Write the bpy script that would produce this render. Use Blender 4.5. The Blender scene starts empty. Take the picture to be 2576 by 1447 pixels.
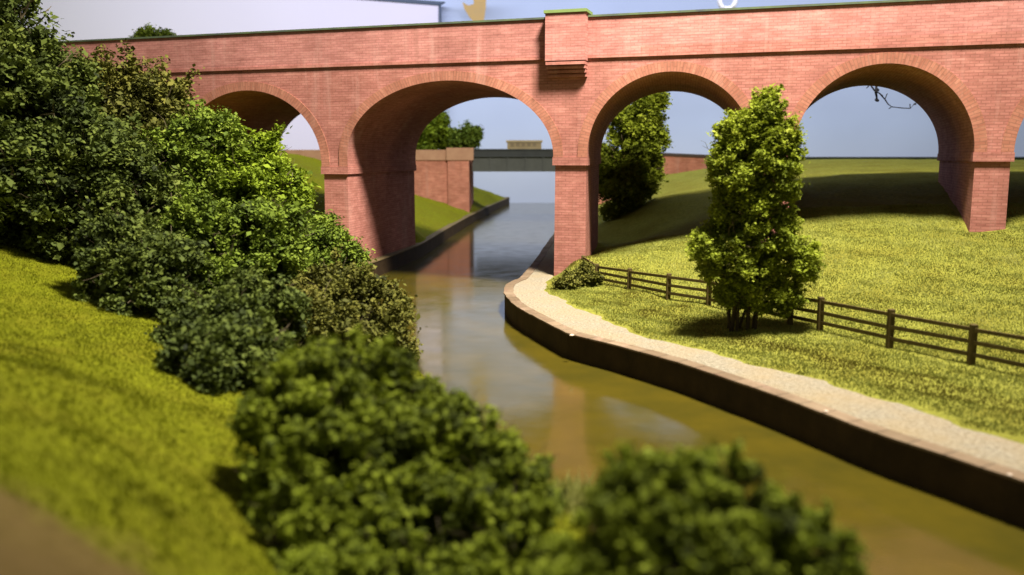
import bpy, math, random
import numpy as np

# ------------------------------------------------------------------ camera, world, lamps
sc = bpy.context.scene
COL = sc.collection
F = 2200.0
EYE = 6.26
TH = math.atan((723.5 - 397) / F)
cam_d = bpy.data.cameras.new('camera')
cam = bpy.data.objects.new('camera', cam_d)
COL.objects.link(cam)
cam.location = (0, 0, EYE)
cam.rotation_euler = (math.pi / 2 - TH, 0, 0)
cam_d.sensor_width = 36
cam_d.lens = F / 2576 * 36
cam_d.clip_start = 0.1
cam_d.clip_end = 600
cam_d.dof.use_dof = True
cam_d.dof.focus_distance = 36
cam_d.dof.aperture_fstop = 0.22
sc.camera = cam

world = bpy.data.worlds.new('World')
sc.world = world
world.use_nodes = True
bg = world.node_tree.nodes['Background']
bg.inputs[0].default_value = (0.97, 0.94, 0.86, 1)
bg.inputs[1].default_value = 0.19

def lamp(name, loc, target, power, size, col, spread=math.pi):
    d = bpy.data.lights.new(name, 'AREA')
    d.shape = 'DISK'
    d.size = size
    d.energy = power
    d.color = col
    d.spread = spread
    o = bpy.data.objects.new(name, d)
    COL.objects.link(o)
    o.location = loc
    v = np.array(target, float) - np.array(loc, float)
    from mathutils import Vector
    o.rotation_euler = Vector(v).to_track_quat('-Z', 'Y').to_euler()
    return o

lamp('room_lamp', tuple(np.r_[2.58 + .954 * 13 - .2995 * 15, 40.13 - .2995 * 13 - .954 * 15, 42]), (-2, 37, 4), 42500, 8.0, (1.0, 0.91, 0.79), math.radians(124))
backdrop_fill = lamp('backdrop_fill_light', (5, 84, 46), (5, 116, 6), 46000, 100, (0.88, 0.90, 1.0), math.radians(165))  # added fill light, out of view, brightening the backdrop and far ground
backdrop_fill.data.shape = 'RECTANGLE'; backdrop_fill.data.size = 130; backdrop_fill.data.size_y = 3

sc.view_settings.view_transform = 'Standard'
sc.view_settings.look = 'None'
sc.view_settings.exposure = 0
sc.view_settings.gamma = 1
sc.view_settings.use_curve_mapping = False
sc.cycles.max_bounces = 6
sc.cycles.use_denoising = True

rng = np.random.default_rng(7)
random.seed(7)

# ------------------------------------------------------------------ image -> world helpers
def ray(u, v):
    a = (u - 1288) / F
    b = (723.5 - v) / F
    return np.array([a, math.cos(TH) + b * math.sin(TH), -math.sin(TH) + b * math.cos(TH)])
def onz(u, v, z):
    d = ray(u, v)
    return d * (z - EYE) / d[2] + np.array([0, 0, EYE])
def onY(u, v, Y):
    d = ray(u, v)
    return d * Y / d[1] + np.array([0, 0, EYE])
EX = np.array([0.95410553, -0.29947059])
EN = np.array([0.29947059, 0.95410553])
W0 = np.array([2.58340776, 40.12785097])
WROT = math.atan2(EX[1], EX[0])
def w2(s, n):                    # wall local -> world plan
    return W0 + EX * s + EN * n

# ------------------------------------------------------------------ object helpers
def tag(o, label=None, cat=None, group=None, kind=None):
    if label: o['label'] = label
    if cat: o['category'] = cat
    if group: o['group'] = group
    if kind: o['kind'] = kind
    return o
def empty(name, loc=(0, 0, 0), rz=0.0):
    o = bpy.data.objects.new(name, None)
    COL.objects.link(o)
    o.location = loc
    o.rotation_euler = (0, 0, rz)
    o.empty_display_size = 0.3
    return o
class MB:
    """collects quads/polys with uv, builds one mesh object"""
    def __init__(s):
        s.v = []; s.f = []; s.uv = []
    def poly(s, pts, uv=None):
        i = len(s.v)
        pts = [tuple(map(float, p)) for p in pts]
        s.v += pts
        s.f.append(tuple(range(i, i + len(pts))))
        if uv is None:
            p = np.array(pts)
            n = np.cross(p[1] - p[0], p[2] - p[0])
            n = np.abs(n)
            if n[2] > max(n[0], n[1]): uv = p[:, [0, 1]]
            elif n[1] >= n[0]: uv = p[:, [0, 2]]
            else: uv = p[:, [1, 2]]
        s.uv += [tuple(map(float, q)) for q in uv]
    def hexa(s, b, t):
        """b: 4 bottom pts ccw from above, t: 4 top pts"""
        s.poly([b[3], b[2], b[1], b[0]])
        s.poly(t)
        for k in range(4):
            j = (k + 1) % 4
            s.poly([b[k], b[j], t[j], t[k]])
    def box(s, x0, x1, y0, y1, z0, z1):
        s.hexa([(x0, y0, z0), (x1, y0, z0), (x1, y1, z0), (x0, y1, z0)],
               [(x0, y0, z1), (x1, y0, z1), (x1, y1, z1), (x0, y1, z1)])
    def tube(s, pts, rad, n=6):
        pts = [np.array(p, float) for p in pts]
        rings = []
        for k, p in enumerate(pts):
            a = pts[max(k - 1, 0)]; b = pts[min(k + 1, len(pts) - 1)]
            d = b - a; d /= (np.linalg.norm(d) + 1e-9)
            h = np.array([1., 0, 0]) if abs(d[0]) < .8 else np.array([0, 1., 0])
            e1 = np.cross(d, h); e1 /= np.linalg.norm(e1); e2 = np.cross(d, e1)
            r = rad[k] if hasattr(rad, '__len__') else rad
            rings.append([p + r * (math.cos(q * 2 * math.pi / n) * e1 + math.sin(q * 2 * math.pi / n) * e2) for q in range(n)])
        for k in range(len(rings) - 1):
            for q in range(n):
                j = (q + 1) % n
                s.poly([rings[k][q], rings[k][j], rings[k + 1][j], rings[k + 1][q]])
        s.poly(rings[0][::-1]); s.poly(rings[-1])
    def build(s, name, mat, parent=None, smooth=False, bevel=0):
        me = bpy.data.meshes.new(name)
        me.from_pydata(s.v, [], s.f)
        l = me.uv_layers.new(name='UVMap')
        l.data.foreach_set('uv', np.array(s.uv, dtype=np.float32).ravel())
        if smooth or bevel:
            import bmesh
            bm = bmesh.new(); bm.from_mesh(me)
            bmesh.ops.remove_doubles(bm, verts=bm.verts, dist=1e-4)
            if bevel:
                bmesh.ops.bevel(bm, geom=[e for e in bm.edges if e.calc_face_angle(0) > .6], offset=bevel, segments=1, affect='EDGES')
            bm.to_mesh(me); bm.free()
        if smooth:
            me.polygons.foreach_set('use_smooth', [True] * len(me.polygons))
        me.materials.append(mat)
        o = bpy.data.objects.new(name, me)
        COL.objects.link(o)
        o.parent = parent
        return o

# ------------------------------------------------------------------ materials
def mat(name, rough=0.85, spec=0.2):
    m = bpy.data.materials.new(name)
    m.use_nodes = True
    nt = m.node_tree
    b = nt.nodes['Principled BSDF']
    b.inputs['Roughness'].default_value = rough
    b.inputs['Specular IOR Level'].default_value = spec
    return m, nt, b
def noise(nt, vec, scale, detail=4, rough=.6):
    n = nt.nodes.new('ShaderNodeTexNoise')
    n.inputs['Scale'].default_value = scale
    n.inputs['Detail'].default_value = detail
    n.inputs['Roughness'].default_value = rough
    if vec is not None: nt.links.new(vec, n.inputs['Vector'])
    return n.outputs['Fac']
def ramp(nt, fac, stops):
    r = nt.nodes.new('ShaderNodeValToRGB')
    els = r.color_ramp.elements
    while len(els) < len(stops): els.new(.5)
    for e, (p, c) in zip(els, stops):
        e.position = p
        e.color = tuple(c) + (1,) if len(c) == 3 else c
    nt.links.new(fac, r.inputs['Fac'])
    return r.outputs['Color']
def mix(nt, fac, a, b, mode='MIX'):
    n = nt.nodes.new('ShaderNodeMix')
    n.data_type = 'RGBA'; n.blend_type = mode
    for sock, val in ((n.inputs[0], fac), (n.inputs[6], a), (n.inputs[7], b)):
        if hasattr(val, 'is_output'): nt.links.new(val, sock)
        elif isinstance(val, (int, float)): sock.default_value = val
        else: sock.default_value = tuple(val) + (1,) if len(val) == 3 else val
    return n.outputs[2]
def bump(nt, b, h, strength=.3, dist=.05):
    n = nt.nodes.new('ShaderNodeBump')
    n.inputs['Strength'].default_value = strength
    n.inputs['Distance'].default_value = dist
    nt.links.new(h, n.inputs['Height'])
    nt.links.new(n.outputs[0], b.inputs['Normal'])
def coords(nt, kind='Object', scale=None):
    t = nt.nodes.new('ShaderNodeTexCoord')
    o = t.outputs[kind]
    if scale is None: return o
    m = nt.nodes.new('ShaderNodeMapping')
    m.inputs['Scale'].default_value = scale
    nt.links.new(o, m.inputs['Vector'])
    return m.outputs[0]

def brick_mat(name, c1, c2, mortar, bw=.34, bh=.118, soot=.6, pale=.55):
    m, nt, b = mat(name, .88, .15)
    uv = coords(nt, 'UV')
    ob = coords(nt, 'Object')
    wob = nt.nodes.new('ShaderNodeTexBrick')
    wob.offset = .5
    wob.inputs['Scale'].default_value = 1
    wob.inputs['Mortar Size'].default_value = .022
    wob.inputs['Mortar Smooth'].default_value = .4
    wob.inputs['Bias'].default_value = 0
    wob.inputs['Brick Width'].default_value = bw
    wob.inputs['Row Height'].default_value = bh
    wob.inputs['Color1'].default_value = tuple(c1) + (1,)
    wob.inputs['Color2'].default_value = tuple(c2) + (1,)
    wob.inputs['Mortar'].default_value = tuple(mortar) + (1,)
    nt.links.new(uv, wob.inputs['Vector'])
    col = wob.outputs['Color']
    # pale horizontal streaks, as on printed brick card
    st = nt.nodes.new('ShaderNodeMapping'); st.inputs['Scale'].default_value = (.8, 6.5, 1)
    nt.links.new(uv, st.inputs['Vector'])
    f = noise(nt, st.outputs[0], 1.0, 5, .7)
    fm = ramp(nt, f, [(.50, (0, 0, 0)), (.72, (pale, pale, pale))])
    col = mix(nt, fm, col, (c1[0] * 1.35, c1[1] * 1.6, c1[2] * 1.55))
    fd = ramp(nt, f, [(.30, (soot, soot, soot)), (.46, (0, 0, 0))])
    col = mix(nt, fd, col, (c2[0] * .55, c2[1] * .5, c2[2] * .5))
    # broad tone drift
    g = noise(nt, ob, .22, 4, .6)
    gm = ramp(nt, g, [(.32, (.72, .68, .66)), (.68, (1.14, 1.12, 1.12))])
    col = mix(nt, 1.0, col, gm, 'MULTIPLY')
    g2 = noise(nt, ob, 1.7, 4, .65)
    gm2 = ramp(nt, g2, [(.3, (.86, .84, .80)), (.7, (1.1, 1.1, 1.1))])
    col = mix(nt, 1.0, col, gm2, 'MULTIPLY')
    vs = nt.nodes.new('ShaderNodeMapping'); vs.inputs['Scale'].default_value = (1.3, .5, .16)
    nt.links.new(ob, vs.inputs['Vector'])
    v_ = noise(nt, vs.outputs[0], 1.0, 5, .65)
    col = mix(nt, ramp(nt, v_, [(.56, (0, 0, 0)), (.72, (.30,) * 3)]), col, (.52, .33, .28))
    col = mix(nt, ramp(nt, v_, [(.28, (.38,) * 3), (.42, (0, 0, 0))]), col, (.17, .085, .06))
    nt.links.new(col, b.inputs['Base Color'])
    bump(nt, b, wob.outputs['Fac'], -.35, .03)
    return m
M_BRICK = brick_mat('salmon_brick', (.43, .185, .155), (.36, .148, .120), (.29, .125, .10))
M_PARAPET = brick_mat('pink_parapet_brick', (.45, .20, .178), (.39, .168, .146), (.32, .145, .125), pale=.6)
M_RING = brick_mat('tan_arch_brick', (.41, .180, .125), (.34, .14, .095), (.28, .13, .09), bw=.40, bh=.13, pale=.4)
M_SOFFIT = brick_mat('dark_soffit_brick', (.30, .13, .07), (.23, .09, .05), (.17, .08, .05), pale=.3)  # darker, browner version of the brick, not applied to any face
M_FARBRICK = brick_mat('pale_far_brick', (.62, .27, .20), (.52, .21, .15), (.5, .24, .18), bw=.45, bh=.16, pale=.6, soot=.1)

def plain(name, c, c2=None, scale=3, rough=.8, spec=.2, bstr=0):
    m, nt, b = mat(name, rough, spec)
    ob = coords(nt, 'Object')
    c2 = c2 or tuple(x * .7 for x in c)
    f = noise(nt, ob, scale, 5, .65)
    nt.links.new(ramp(nt, f, [(.3, c2), (.7, c)]), b.inputs['Base Color'])
    if bstr: bump(nt, b, f, bstr, .05)
    return m
M_COPING = plain('green_grey_coping', (.10, .14, .06), (.055, .065, .06), 1.3)
M_CAPGREEN = plain('mossy_cap', (.17, .24, .07), (.12, .17, .06), 1.5)
M_WOOD = plain('dark_brown_timber', (.095, .07, .018), (.05, .035, .01), 5, .7)
M_QUAY = plain('dark_quay_wall', (.05, .030, .012), (.022, .013, .005), 1.1, .75, .2, .5)
M_QUAYCOPE = brick_mat('worn_cope_stone', (.20, .150, .10), (.15, .11, .07), (.06, .045, .03), bw=.75, bh=2.0, soot=.5, pale=.3)
M_STEEL = plain('grey_girder_paint', (.105, .115, .11), (.08, .088, .085), .7)
M_STEELD = plain('dark_grey_flange', (.06, .068, .07), (.045, .05, .052), .7)
M_COPEPALE = plain('pale_coping', (.50, .30, .19), (.40, .22, .14), 1)
M_TAN = plain('tan_render', (.44, .36, .20), (.34, .27, .15), .5)
M_TAND = plain('dull_tan', (.30, .25, .16), (.25, .20, .12), 1)
M_DARK = plain('dark_slate', (.05, .05, .06), (.03, .03, .035), 1)
M_BARK = plain('brown_bark', (.06, .045, .02), (.03, .02, .01), 4)
M_TWIG = plain('black_twig', (.015, .015, .02), (.01, .01, .012), 4)
M_TWIGB = plain('grey_brown_twigs', (.16, .13, .08), (.08, .06, .03), 4)
M_CHIP = plain('pale_stone', (.62, .52, .42), (.45, .36, .28), 9)
M_RAIL = plain('rusty_rail', (.09, .06, .05), (.06, .05, .04), 4)
M_BALLAST = plain('grey_ballast', (.16, .14, .12), (.09, .08, .07), 6)

def path_mat():
    m, nt, b = mat('pale_gravel', .95, .1)
    ob = coords(nt, 'Object')
    f = noise(nt, ob, 11, 4, .8)
    c = ramp(nt, f, [(.30, (.11, .095, .062)), (.5, (.25, .22, .16)), (.72, (.40, .37, .29))])
    g = noise(nt, ob, .8, 3, .6)
    c = mix(nt, ramp(nt, g, [(.40, (0, 0, 0)), (.75, (.5, .5, .5))]), c, (.30, .22, .11))
    nt.links.new(c, b.inputs['Base Color'])
    bump(nt, b, f, .8, .08)
    return m
M_PATH = path_mat()

def ground_mat(name, a, bcol, dark, brown, brown_amt=.5):
    m, nt, b = mat(name, .95, .05)
    ob = coords(nt, 'Object')
    f = noise(nt, ob, 5.5, 6, .75)
    c = ramp(nt, f, [(.30, dark), (.5, bcol), (.70, a)])
    g = noise(nt, ob, .45, 4, .6)
    c = mix(nt, ramp(nt, g, [(.42, (0, 0, 0)), (.68, (brown_amt,) * 3)]), c, brown)
    nt.links.new(c, b.inputs['Base Color'])
    bump(nt, b, f, .9, .15)
    return m, nt, b
M_GR, _, _ = ground_mat('yellow_green_turf', (.31, .31, .055), (.225, .23, .038), (.13, .13, .020), (.17, .15, .02), .6)
M_GL, ntl, bl = ground_mat('olive_turf', (.22, .24, .010), (.16, .175, .008), (.09, .09, .005), (.15, .13, .01), .5)
def add_earth():
    nt, b = ntl, bl
    old = b.inputs['Base Color'].links[0].from_socket
    ob = coords(nt, 'Object')
    sep = nt.nodes.new('ShaderNodeSeparateXYZ'); nt.links.new(ob, sep.inputs[0])
    # bare earth patch centred near the camera's lower left
    d = nt.nodes.new('ShaderNodeVectorMath'); d.operation = 'DISTANCE'
    nt.links.new(ob, d.inputs[0]); d.inputs[1].default_value = EARTH
    ns = noise(nt, ob, 1.6, 4, .7)
    mm = nt.nodes.new('ShaderNodeMath'); mm.operation = 'MULTIPLY_ADD'
    nt.links.new(ns, mm.inputs[0]); mm.inputs[1].default_value = 2.2
    nt.links.new(d.outputs['Value'], mm.inputs[2])
    mk = ramp(nt, mm.outputs[0], [(.0, (1, 1, 1)), (.40, (.9, .9, .9)), (.50, (0, 0, 0))])
    sc_ = nt.nodes.new('ShaderNodeMath'); sc_.operation = 'MULTIPLY'; sc_.inputs[1].default_value = .1
    nt.links.new(mm.outputs[0], sc_.inputs[0])
    for l in list(nt.links):
        if l.to_node.type == 'VALTORGB' and l.from_node == mm: nt.links.remove(l)
    nt.links.new(sc_.outputs[0], [n for n in nt.nodes if n.type == 'VALTORGB'][-1].inputs['Fac'])
    e = ramp(nt, noise(nt, ob, 7, 4, .7), [(.3, (.085, .055, .018)), (.7, (.17, .115, .045))])
    nt.links.new(mix(nt, mk, old, e), b.inputs['Base Color'])
EARTH = (-3.1, 4.5, 4.0)
add_earth()

def water_mat():
    m, nt, b = mat('murky_canal_water', .07, .5)
    ob = coords(nt, 'Object')
    f = noise(nt, ob, .5, 4, .6)
    c = ramp(nt, f, [(.35, (.052, .044, .006)), (.65, (.074, .057, .006))])
    nt.links.new(c, b.inputs['Base Color'])
    b.inputs['IOR'].default_value = 1.38
    st = nt.nodes.new('ShaderNodeMapping'); st.inputs['Scale'].default_value = (1, 1.6, 1)
    nt.links.new(ob, st.inputs['Vector'])
    h = noise(nt, st.outputs[0], 1.6, 3, .5)
    bump(nt, b, h, .05, .03)
    g = noise(nt, ob, .9, 4, .6)
    r = ramp(nt, g, [(.3, (.08,) * 3), (.7, (.16,) * 3)])
    nt.links.new(r, b.inputs['Roughness'])
    return m
M_WATER = water_mat()

def leaf_mat(name, cols, trans=.25):
    m, nt, b = mat(name, .75, .15)
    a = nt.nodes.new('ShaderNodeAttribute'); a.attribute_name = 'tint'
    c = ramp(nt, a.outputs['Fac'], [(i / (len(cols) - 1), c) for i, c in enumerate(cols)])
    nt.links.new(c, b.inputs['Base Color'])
    tr = nt.nodes.new('ShaderNodeBsdfTranslucent'); nt.links.new(c, tr.inputs[0])
    ms = nt.nodes.new('ShaderNodeMixShader'); ms.inputs[0].default_value = trans
    out = nt.nodes['Material Output']
    nt.links.new(b.outputs[0], ms.inputs[1]); nt.links.new(tr.outputs[0], ms.inputs[2])
    nt.links.new(ms.outputs[0], out.inputs['Surface'])
    return m
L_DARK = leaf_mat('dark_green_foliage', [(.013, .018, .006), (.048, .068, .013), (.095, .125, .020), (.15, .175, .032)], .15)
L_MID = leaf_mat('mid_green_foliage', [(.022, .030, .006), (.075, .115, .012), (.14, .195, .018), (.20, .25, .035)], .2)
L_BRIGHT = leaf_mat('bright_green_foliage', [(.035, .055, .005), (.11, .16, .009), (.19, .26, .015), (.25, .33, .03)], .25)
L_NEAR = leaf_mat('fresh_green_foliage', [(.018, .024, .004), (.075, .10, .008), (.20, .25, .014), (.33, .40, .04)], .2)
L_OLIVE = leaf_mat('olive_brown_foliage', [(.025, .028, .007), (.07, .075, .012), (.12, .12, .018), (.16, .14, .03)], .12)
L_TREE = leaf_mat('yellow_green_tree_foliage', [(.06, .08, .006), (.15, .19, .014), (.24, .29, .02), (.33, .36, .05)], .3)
L_GRASS = leaf_mat('static_grass', [(.12, .105, .015), (.22, .24, .045), (.30, .32, .075), (.40, .40, .13)])
L_GRASSL = leaf_mat('olive_static_grass', [(.09, .10, .004), (.16, .175, .007), (.21, .235, .009), (.27, .28, .02)])

# ------------------------------------------------------------------ canal edges and terrain heights
xl_pts = [(-30, 8), (4, 4.8), (9, 3.0), (14.2, .95), (18, -.4), (22, -1.9), (26, -3.3), (32, -5.0), (38, -7.0), (41, -7.7), (44, -7.6), (48, -6.85), (55.3, -5.75), (68, -5.0), (81.8, -4.05), (100, -2.5), (121.5, -.4), (130, .3)]
xr_img = [(2576, 1209), (2367, 1139), (2217, 1093), (2067, 1036), (1942, 989), (1717, 913), (1543, 865), (1434, 840), (1371, 808), (1323, 783), (1295, 766), (1280, 750), (1270, 737), (1273, 718), (1288, 708), (1310, 700)]
xr_pts = [(-30, 26), (8, 12.4)] + [(lambda p: (p[1], p[0]))(onz(u, v, .82)) for u, v in xr_img] + [(46, 1.2), (63.2, 3.05), (90, 5.3), (121.5, 8.2), (130, 9)]
def interp(pts):
    a = np.array(sorted(pts)); return lambda y: np.interp(y, a[:, 0], a[:, 1])
def smooth_interp(pts, w=.6):
    f = interp(pts)
    return lambda y: sum(f(np.asarray(y) + d * w) for d in (-1, -.5, 0, .5, 1)) / 5
XL = smooth_interp(xl_pts, 1.5)
XR = smooth_interp(xr_pts, .35)

class Surf:
    def __init__(s, pts):
        P = np.array(pts, float); s.P = P[:, :2]
        n = len(P)
        D = np.linalg.norm(s.P[:, None] - s.P[None], axis=2)
        A = np.zeros((n + 3, n + 3)); A[:n, :n] = -D - np.eye(n) * .15
        A[:n, n:] = np.c_[np.ones(n), s.P]; A[n:, :n] = A[:n, n:].T
        s.w = np.linalg.solve(A, np.r_[P[:, 2], 0, 0, 0]); s.n = n
    def __call__(s, x, y):
        x = np.asarray(x, float); y = np.asarray(y, float)
        sh = x.shape; x = x.ravel(); y = y.ravel()
        D = np.sqrt((x[:, None] - s.P[None, :, 0]) ** 2 + (y[:, None] - s.P[None, :, 1]) ** 2)
        r = -D @ s.w[:s.n] + s.w[s.n] + s.w[s.n + 1] * x + s.w[s.n + 2] * y
        return r.reshape(sh)
def P3(p): return (p[0], p[1], p[2])
fence_img = [(1467, 664, 1.0), (1503, 712, .90), (1582, 727, .90), (1680, 752, .90), (1782, 765, .92), (1880, 792, .94), (1987, 816, .96), (2062, 831, .96), (2237, 869, .96), (2442, 911, .96), (2680, 960, .98), (2960, 1020, 1.0)]
rc = [P3(onz(*q)) for q in fence_img]
pathout_img = [(1368, 723), (1468, 773), (1533, 798), (1609, 838), (1717, 862), (1842, 893), (1950, 925), (2067, 948), (2217, 994), (2367, 1033), (2467, 1073), (2576, 1098)]
po = [onz(u, v, .84) for u, v in pathout_img]
rc += [(p[0], p[1], .80) for p in po]
rc += [(p[0] + .2, p[1], .80) for p in [onz(u, v, .82) for u, v in xr_img[::2]]]
def wp(s, n, z): q = w2(s, n); return (q[0], q[1], z)
rc += [wp(1.0, -.2, 1.75), wp(3.5, -.2, 1.95), wp(6, -.2, 2.2), wp(9, -.3, 2.6), wp(13, -.3, 2.95), wp(17, -.3, 3.27), wp(19, 0, 3.5), wp(25, 0, 4.2), wp(35, 0, 4.6),
       wp(1.0, 5, 1.7), wp(1.5, 11, 1.6), wp(5, 6, 2.6), wp(5, 12, 3.2), wp(9, 6, 3.9), wp(9, 12, 4.6), wp(13, 6, 4.2), wp(13, 12, 5.0), wp(17, 6, 4.3), wp(17, 12, 5.05), wp(25, 12, 5.2), wp(35, 12, 5.3),
       (2.6, 52, .8), (4, 62, .82), (6, 75, .82), (8, 90, .85), (10, 108, .9),
       (9.5, 58, 3.6), (12, 70, 4.2), (11, 78, 2.6), (14, 84, 4.55), (20, 60, 5.3), (20, 75, 5.7), (26, 85, 5.9), (36, 85, 5.95), (50, 85, 6.0), (36, 60, 5.6), (60, 60, 5.8), (50, 108, 5.6), (20, 108, 5.0), (80, 90, 5.9),
       (15, 30, 1.9), (19, 26, 2.2), (25, 30, 3.4), (25, 20, 2.3), (14, 20, 1.0), (20, 12, 1.2), (40, 20, 3), (40, 35, 4.4), (22, -10, 1.0), (40, -10, 2), (11, 30, 1.35)]
HR = Surf(rc)
lc = []
for y in (-10, 0, 5, 9, 14, 18, 22, 26, 32, 38, 45, 52, 60, 70, 82, 100, 120):
    lc.append((XL(y) - .3, y, .55 if y < 40 else .78))
lc += [P3(onz(480, 1020, 1.5)), P3(onz(600, 1050, 1.2)), P3(onz(200, 590, 2.7)), P3(onz(0, 620, 3.2)), P3(onz(250, 800, 2.0)), P3(onz(0, 900, 3.2)), P3(onz(200, 1100, 2.9)), P3(onz(0, 1447, 4.15)), P3(onz(250, 1447, 3.6)), P3(onz(690, 1430, 1.3)), P3(onz(560, 1230, 1.55)), P3(onz(400, 1300, 2.6)),
       (0, 0, 2.8), (0, -8, 3.0), (-1.2, 7, 1.5), (-1, 9.6, .75), (-2.3, 10, 1.0), (0, 8, .8), (1, 6, .9), (1.2, 10, .6), (-2.8, 8, 1.9), (-8, 0, 4.6), (-15, 5, 4.4), (3, 4, .9), (-30, 10, 4.5), (-30, 30, 4.2), (-50, 30, 4.6), (-25, -10, 4.6),
       (-11, 30, 1.4), (-14, 34, 1.9), wp(-12, 0, 1.7), wp(-16, 0, 2.7), wp(-22, 0, 3.7), wp(-30, 0, 4.4), wp(-16, 12, 3.6), wp(-12, 12, 1.9), wp(-22, 12, 4.6),
       (-12, 62, 2.6), (-17, 70, 5.2), (-7, 80, 2.0), (-10, 84, 2.7), (-13, 86, 3.6), (-20, 88, 6.6), (-6.5, 100, 3.0), (-5, 112, 2.7), (-12, 108, 5.2), (-30, 92, 7.0), (-50, 90, 7.1), (-25, 110, 7.0), (-60, 60, 6.2), (-40, 60, 6.0)]
HL = Surf(lc)

def bumps(x, y, a=.04):
    return a * (np.sin(x * 1.7 + 2 * np.sin(y * .9)) * np.cos(y * 1.3 + np.sin(x * .8)) + .5 * np.sin(x * 3.9 + y * 2.7))
def z_right(x, y):
    off = x - XR(y)
    pw = np.interp(y, [10, 14, 30, 35, 38, 200], [2.1, 1.9, 1.9, 1.9, 1.5, 1.2])
    k = np.clip((off - pw) / .8, 0, 1)
    base = HR(x, y) + bumps(x, y)
    return np.where(off < pw, .78, .78 * (1 - k) + base * k)
def z_left(x, y):
    off = XL(y) - x
    k = np.clip(off / 1.2, 0, 1)
    e = np.where(y > 38, .78, -.15)
    e2 = np.where(y > 38, .80, .55)
    k = np.where((y > 40) & (y < 56), np.clip((off - .9) / 1.2, 0, 1), k)
    return np.where(off < .25, e, (1 - k) * e2 + k * (HL(x, y) + bumps(x, y)))

def strip_terrain(name, side, mat_):
    Y = np.unique(np.r_[np.arange(-20, 3, 1.0), np.arange(3, 48, .25), np.arange(48, 90, .6), np.arange(90, 123.6, 1.2)])
    off = np.unique(np.r_[0, .12, np.arange(.26, 6, .28), np.arange(6, 22, .5), np.arange(22, 60, 1.5), np.arange(60, 131, 7)])
    if side == 'L':
        X = XL(Y)[:, None] - off[None]; Z = z_left(X, np.broadcast_to(Y[:, None], X.shape))
    else:
        X = XR(Y)[:, None] + off[None]; Z = z_right(X, np.broadcast_to(Y[:, None], X.shape))
    YY = np.broadcast_to(Y[:, None], X.shape)
    V = np.stack([X, YY, Z], -1).reshape(-1, 3)
    a, b = X.shape
    idx = np.arange(a * b).reshape(a, b)
    q = np.stack([idx[:-1, :-1], idx[1:, :-1], idx[1:, 1:], idx[:-1, 1:]], -1).reshape(-1, 4)
    if side == 'R': q = q[:, ::-1]
    me = bpy.data.meshes.new(name)
    me.from_pydata(V.tolist(), [], q.tolist())
    me.polygons.foreach_set('use_smooth', [True] * len(me.polygons))
    me.materials.append(mat_)
    o = bpy.data.objects.new(name, me); COL.objects.link(o)
    return tag(o, kind='structure')
strip_terrain('grass_bank', 'L', M_GL)
strip_terrain('pasture', 'R', M_GR)

w = MB(); w.poly([(-60, -30, 0), (60, -30, 0), (60, 123.5, 0), (-60, 123.5, 0)])
# the water sheet only lies between the banks: built as a strip
w = MB()
ys = np.arange(-20, 123.6, 1.0)
for y0, y1 in zip(ys[:-1], ys[1:]):
    w.poly([(float(XL(y0)) - .6, y0, 0), (float(XR(y0)) + .5, y0, 0), (float(XR(y1)) + .5, y1, 0), (float(XL(y1)) - .6, y1, 0)])
tag(w.build('canal_water', M_WATER), kind='structure')

# quay walls (things): swept section along an edge
def sweep(pts, sec, name, m, parent=None, closed=True):
    """pts: list of (x,y) ; sec: list of (offset to right of travel, z)"""
    b = MB(); P = np.array(pts)
    T = np.gradient(P, axis=0); T /= np.linalg.norm(T, axis=1)[:, None]
    N = np.c_[T[:, 1], -T[:, 0]]
    L = np.r_[0, np.cumsum(np.linalg.norm(np.diff(P, axis=0), axis=1))]
    per = np.r_[0, np.cumsum([math.dist(sec[i], sec[(i + 1) % len(sec)]) for i in range(len(sec))])]
    for i in range(len(P) - 1):
        for k in range(len(sec)):
            j = (k + 1) % len(sec)
            q = []
            for (ii, kk) in ((i, k), (i + 1, k), (i + 1, j), (i, j)):
                q.append((P[ii, 0] + N[ii, 0] * sec[kk][0], P[ii, 1] + N[ii, 1] * sec[kk][0], sec[kk][1]))
            b.poly(q, [(L[i], per[k]), (L[i + 1], per[k]), (L[i + 1], per[k + 1]), (L[i], per[k + 1])])
    for i in (0, len(P) - 1):
        b.poly([(P[i, 0] + N[i, 0] * s_[0], P[i, 1] + N[i, 1] * s_[0], s_[1]) for s_ in (sec if i == 0 else sec[::-1])])
    return b.build(name, m, parent)
yq = np.r_[np.arange(6, 30, .5), np.arange(30, 42, .12), np.arange(42, 122, 1)]
edge = [(float(XR(y)), float(y)) for y in yq]
qw = empty('canal_wall', (*edge[0], 0))
qw.location = (0, 0, 0)
tag(qw, 'dark curved canal wall with a worn stone edge, holding up the pale towpath', 'canal wall')
sweep(edge, [(-.02, -.5), (.30, -.5), (.30, .77), (-.02, .77)], 'retaining_wall', M_QUAY, qw)
sweep([(x + .012 * math.sin(y * 5.3) + .01 * math.sin(y * 13), y) for x, y in edge], [(-.05, .771), (.34, .771), (.34, .835), (-.05, .825)], 'cope', M_QUAYCOPE, qw)
yq = np.r_[np.arange(38.6, 56, .6), np.arange(56, 122.5, 1.5)]
edge = [(float(XL(y)), float(y)) for y in yq][::-1]
ql = empty('canal_wall', (0, 0, 0))
tag(ql, 'straight dark canal wall running back under both bridges on the left bank of the water', 'canal wall')
sweep(edge, [(-.02, -.5), (.35, -.5), (.35, .80), (-.02, .80)], 'retaining_wall', M_QUAY, ql)
sweep(edge, [(-.05, .801), (.45, .801), (.45, .86), (-.05, .86)], 'cope', plain('grey_brown_cope', (.17, .13, .06), (.10, .075, .035), 1.5), ql)

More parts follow.
